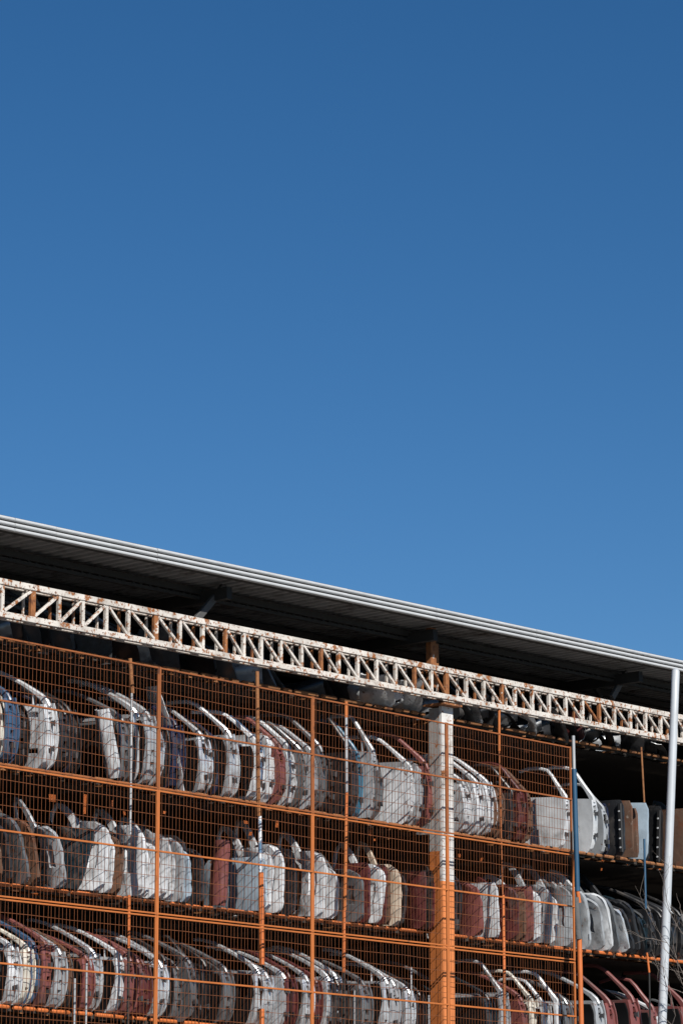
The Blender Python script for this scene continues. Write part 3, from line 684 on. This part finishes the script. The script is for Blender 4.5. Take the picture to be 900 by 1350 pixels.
for px, c, k, dy, le, ya, s in ((520, 'white', 'P', .70, 48, 35, .85), (535, 'white', 'U', .72, 40, 38, .9), (556, 'lgrey', 'P', .70, 48, 40, .85), (628, 'lgrey', 'N', .75, 55, 30, .7), (648, 'grey', 'U', .8, 40, 30, .8), (682, 'lgrey', 'U', .72, 45, 40, .8), (706, 'silver', 'N', .75, 66, 50, .7), (750, 'dgrey', 'N', .7, 62, 40, 1.0), (792, 'dgrey', 'U', .8, 45, 40, .8), (812, 'grey', 'N', .8, 60, 40, .8), (849, 'grey', 'P', .72, 40, 35, .55), (866, 'dgrey', 'P', .8, 40, 30, .6), (610, 'grey', 'R', 1.1, 20, 15, .8), (660, 'dgrey', 'R', 1.2, 20, 15, .8), (722, 'dgrey', 'U', 1.1, 20, 15, .9), (770, 'dred', 'P', .8, 10, 15, .7), (830, 'dgrey', 'R', 1.1, 20, 15, .8), (490, 'dgrey', 'R', 1.1, 18, 10, .8), (575, 'grey', 'U', 1.1, 18, 15, .9)):
    Y = FY+dy; u = P(px, 840+.19*px, Y).x
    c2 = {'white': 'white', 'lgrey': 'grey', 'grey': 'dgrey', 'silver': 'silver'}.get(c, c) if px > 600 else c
    piece(k, c2, (u, Y, LEVEL[0](u)+.01), le, ya, (s*.85, s*.85, s*.85), 0, px, -1)
    if px > 600:
        p2 = px+random.uniform(6, 16); Y2 = Y+random.uniform(-.02, .3); u2 = P(p2, 840+.19*p2, Y2).x
        piece(random.choice('UNNS'), random.choice(('dgrey', 'grey', 'black', 'silver', 'dgrey')), (u2, Y2, LEVEL[0](u2)+.01), random.uniform(25, 75), random.uniform(10, 60), (.5, .6, .55), 0, p2, -1)

# ---- labels that single each piece out: colour, kind, and its count from the left on its shelf and bay
ORD = ['first', 'second', 'third', 'fourth', 'fifth', 'sixth', 'seventh', 'eighth', 'ninth', 'tenth', 'eleventh', 'twelfth', 'thirteenth', 'fourteenth', 'fifteenth', 'sixteenth', 'seventeenth', 'eighteenth', 'nineteenth', 'twentieth']
rn = {0: 'roof shelf', 1: 'upper shelf', 2: 'middle shelf', 3: 'lower shelf', 4: 'bottom shelf'}
buckets = {}
for row, px, kind, colour, o in sorted(ITEMS, key=lambda t: t[1]):
    bay = 0 if px < 590 else (1 if px < 758 else 2)
    buckets.setdefault((row, bay, kind, colour), []).append(o)
for (row, bay, kind, colour), L_ in buckets.items():
    where = ('left of the column', 'between column and blue pole', 'in the open right bay')[bay]
    cn = PAINT[colour][0]; kn = KIND[kind][0]
    for i, o in enumerate(L_):
        if len(L_) == 1: o['label'] = f'only {cn} {kn} on the {rn[row]} {where}'
        else: o['label'] = f'{ORD[i]} {cn} {kn} from left, {rn[row]} {where}'

# ------------------------------------------------------------------ white pole, bare sapling, loose cable
PY = FY-2.6
a = P(890, 885, PY); b = P(872, 1350, PY)
foot = a+(b-a)*((0-a.z)/(b.z-a.z))
pole = tag(empty('white_pole', foot), 'tall plain white round pole standing in front of the racks at right', 'pole')
bm = bmesh.new(); n = 14; pts = []
ax = (a-foot)
r0, r1 = .066, .056
pts = [foot+ax*(k/n) for k in range(n+1)]; rad = [r0+(r1-r0)*k/n for k in range(n+1)]
tip = ax.normalized(); pts += [a+tip*.02, a+tip*.04]; rad += [r1*.8, r1*.35]
tube(bm, pts, rad, 20); o = obj('pole_shaft', mesh('pole_shaft', bm, M_POLE, 50), pole); o.matrix_parent_inverse = Matrix.Translation(-foot)
bm = bmesh.new(); tube(bm, [foot, foot+tip*.03], .16, 20); o = obj('base_flange', mesh('base_flange', bm, M_GALV), pole); o.matrix_parent_inverse = Matrix.Translation(-foot)

TYY = PY-.5
tb = P(938, 1330, TYY); tree = tag(empty('bare_sapling', (tb.x, TYY, 0)), 'leafless grey sapling whose thin twigs cross the white pole at right', 'tree')
tinv = Matrix.Translation(-Vector(tree.location)); rs = random.Random(5)
bm = bmesh.new(); trunk = [Vector((tb.x+.03*math.sin(k), TYY+.02*math.cos(k*2), .42*k)) for k in range(int(tb.z/.42)+5)]
tube(bm, trunk, [.05-.035*k/len(trunk) for k in range(len(trunk))], 8); o = obj('trunk', mesh('trunk', bm, M_TWIG), tree); o.matrix_parent_inverse = tinv
def twig(bm, p, d, ln, r, depth):
    pts = [p]; n = 5
    for k in range(n):
        d = (d+Vector((rs.gauss(0, .16), rs.gauss(0, .16), rs.gauss(.03, .13)))).normalized(); pts.append(pts[-1]+d*ln/n)
    tube(bm, pts, [r*(1-.75*k/n) for k in range(n+1)], 5)
    if depth > 0:
        for k in range(1, n+1):
            if rs.random() < .85:
                dd = (d+Vector((rs.uniform(-.9, .5), rs.uniform(-.6, .6), rs.uniform(-.3, .9)))).normalized()
                twig(bm, pts[k], dd, ln*rs.uniform(.35, .6), r*.55, depth-1)
for (xa, ya, xb, yb, dy) in ((925, 1345, 868, 1185, -.05), (930, 1330, 880, 1268, .1), (935, 1310, 885, 1222, -.25), (930, 1380, 870, 1318, -.1), (940, 1280, 890, 1180, .15)):
    A_ = P(xa, ya, TYY); B_ = P(xb, yb, TYY+dy)
    bm = bmesh.new(); twig(bm, A_, (B_-A_).normalized(), (B_-A_).length, .010, 2)
    o = obj('branch', mesh('branch', bm, M_TWIG), tree); o.matrix_parent_inverse = tinv

for i, pts in enumerate([[(776, 938), (773, 950), (770, 958), (772, 966), (769, 974), (763, 978)]]):
    bm = bmesh.new(); Y = FY+.5
    tube(bm, [P(x, y, Y+.03*math.sin(k*2)) for k, (x, y) in enumerate(pts)], .005, 6)
    tag(obj('loose_cable', mesh('loose_cable', bm, M_WIRE)), ['loose pale cable dangling below the truss right of the fence', 'short bent cable hanging above the grey door in open bay'][i], 'cable')

# ------------------------------------------------------------------ light
SUN_AZ, SUN_EL = R(22), R(36)          # azimuth measured from the facade normal towards the left
sd = Vector((-math.sin(SUN_AZ)*math.cos(SUN_EL), -math.cos(SUN_AZ)*math.cos(SUN_EL), math.sin(SUN_EL)))
sl = bpy.data.lights.new('sun', 'SUN'); sl.energy = 5.0; sl.angle = R(.5); sl.color = (1, .955, .89)
so = obj('sun', sl); so.rotation_euler = sd.to_track_quat('Z', 'Y').to_euler(); so.location = sd*60
w = bpy.data.worlds.new('World'); scene.world = w; w.use_nodes = True
nt = w.node_tree; bg = nt.nodes['Background']
sky = nt.nodes.new('ShaderNodeTexSky'); sky.sky_type = 'NISHITA'; sky.sun_disc = False
sky.sun_elevation = SUN_EL; sky.sun_rotation = math.atan2(sd.x, sd.y)
sky.altitude = 2500; sky.air_density = 1.0; sky.dust_density = 0.0; sky.ozone_density = 2.8
hs = nt.nodes.new('ShaderNodeHueSaturation'); hs.inputs['Saturation'].default_value = 1.28
nt.links.new(sky.outputs[0], hs.inputs['Color']); nt.links.new(hs.outputs[0], bg.inputs[0])
bg.inputs[1].default_value = .059
vs = scene.view_settings; vs.view_transform = 'Standard'; vs.look = 'None'; vs.exposure = .45; vs.gamma = 1
scene.render.engine = 'CYCLES'
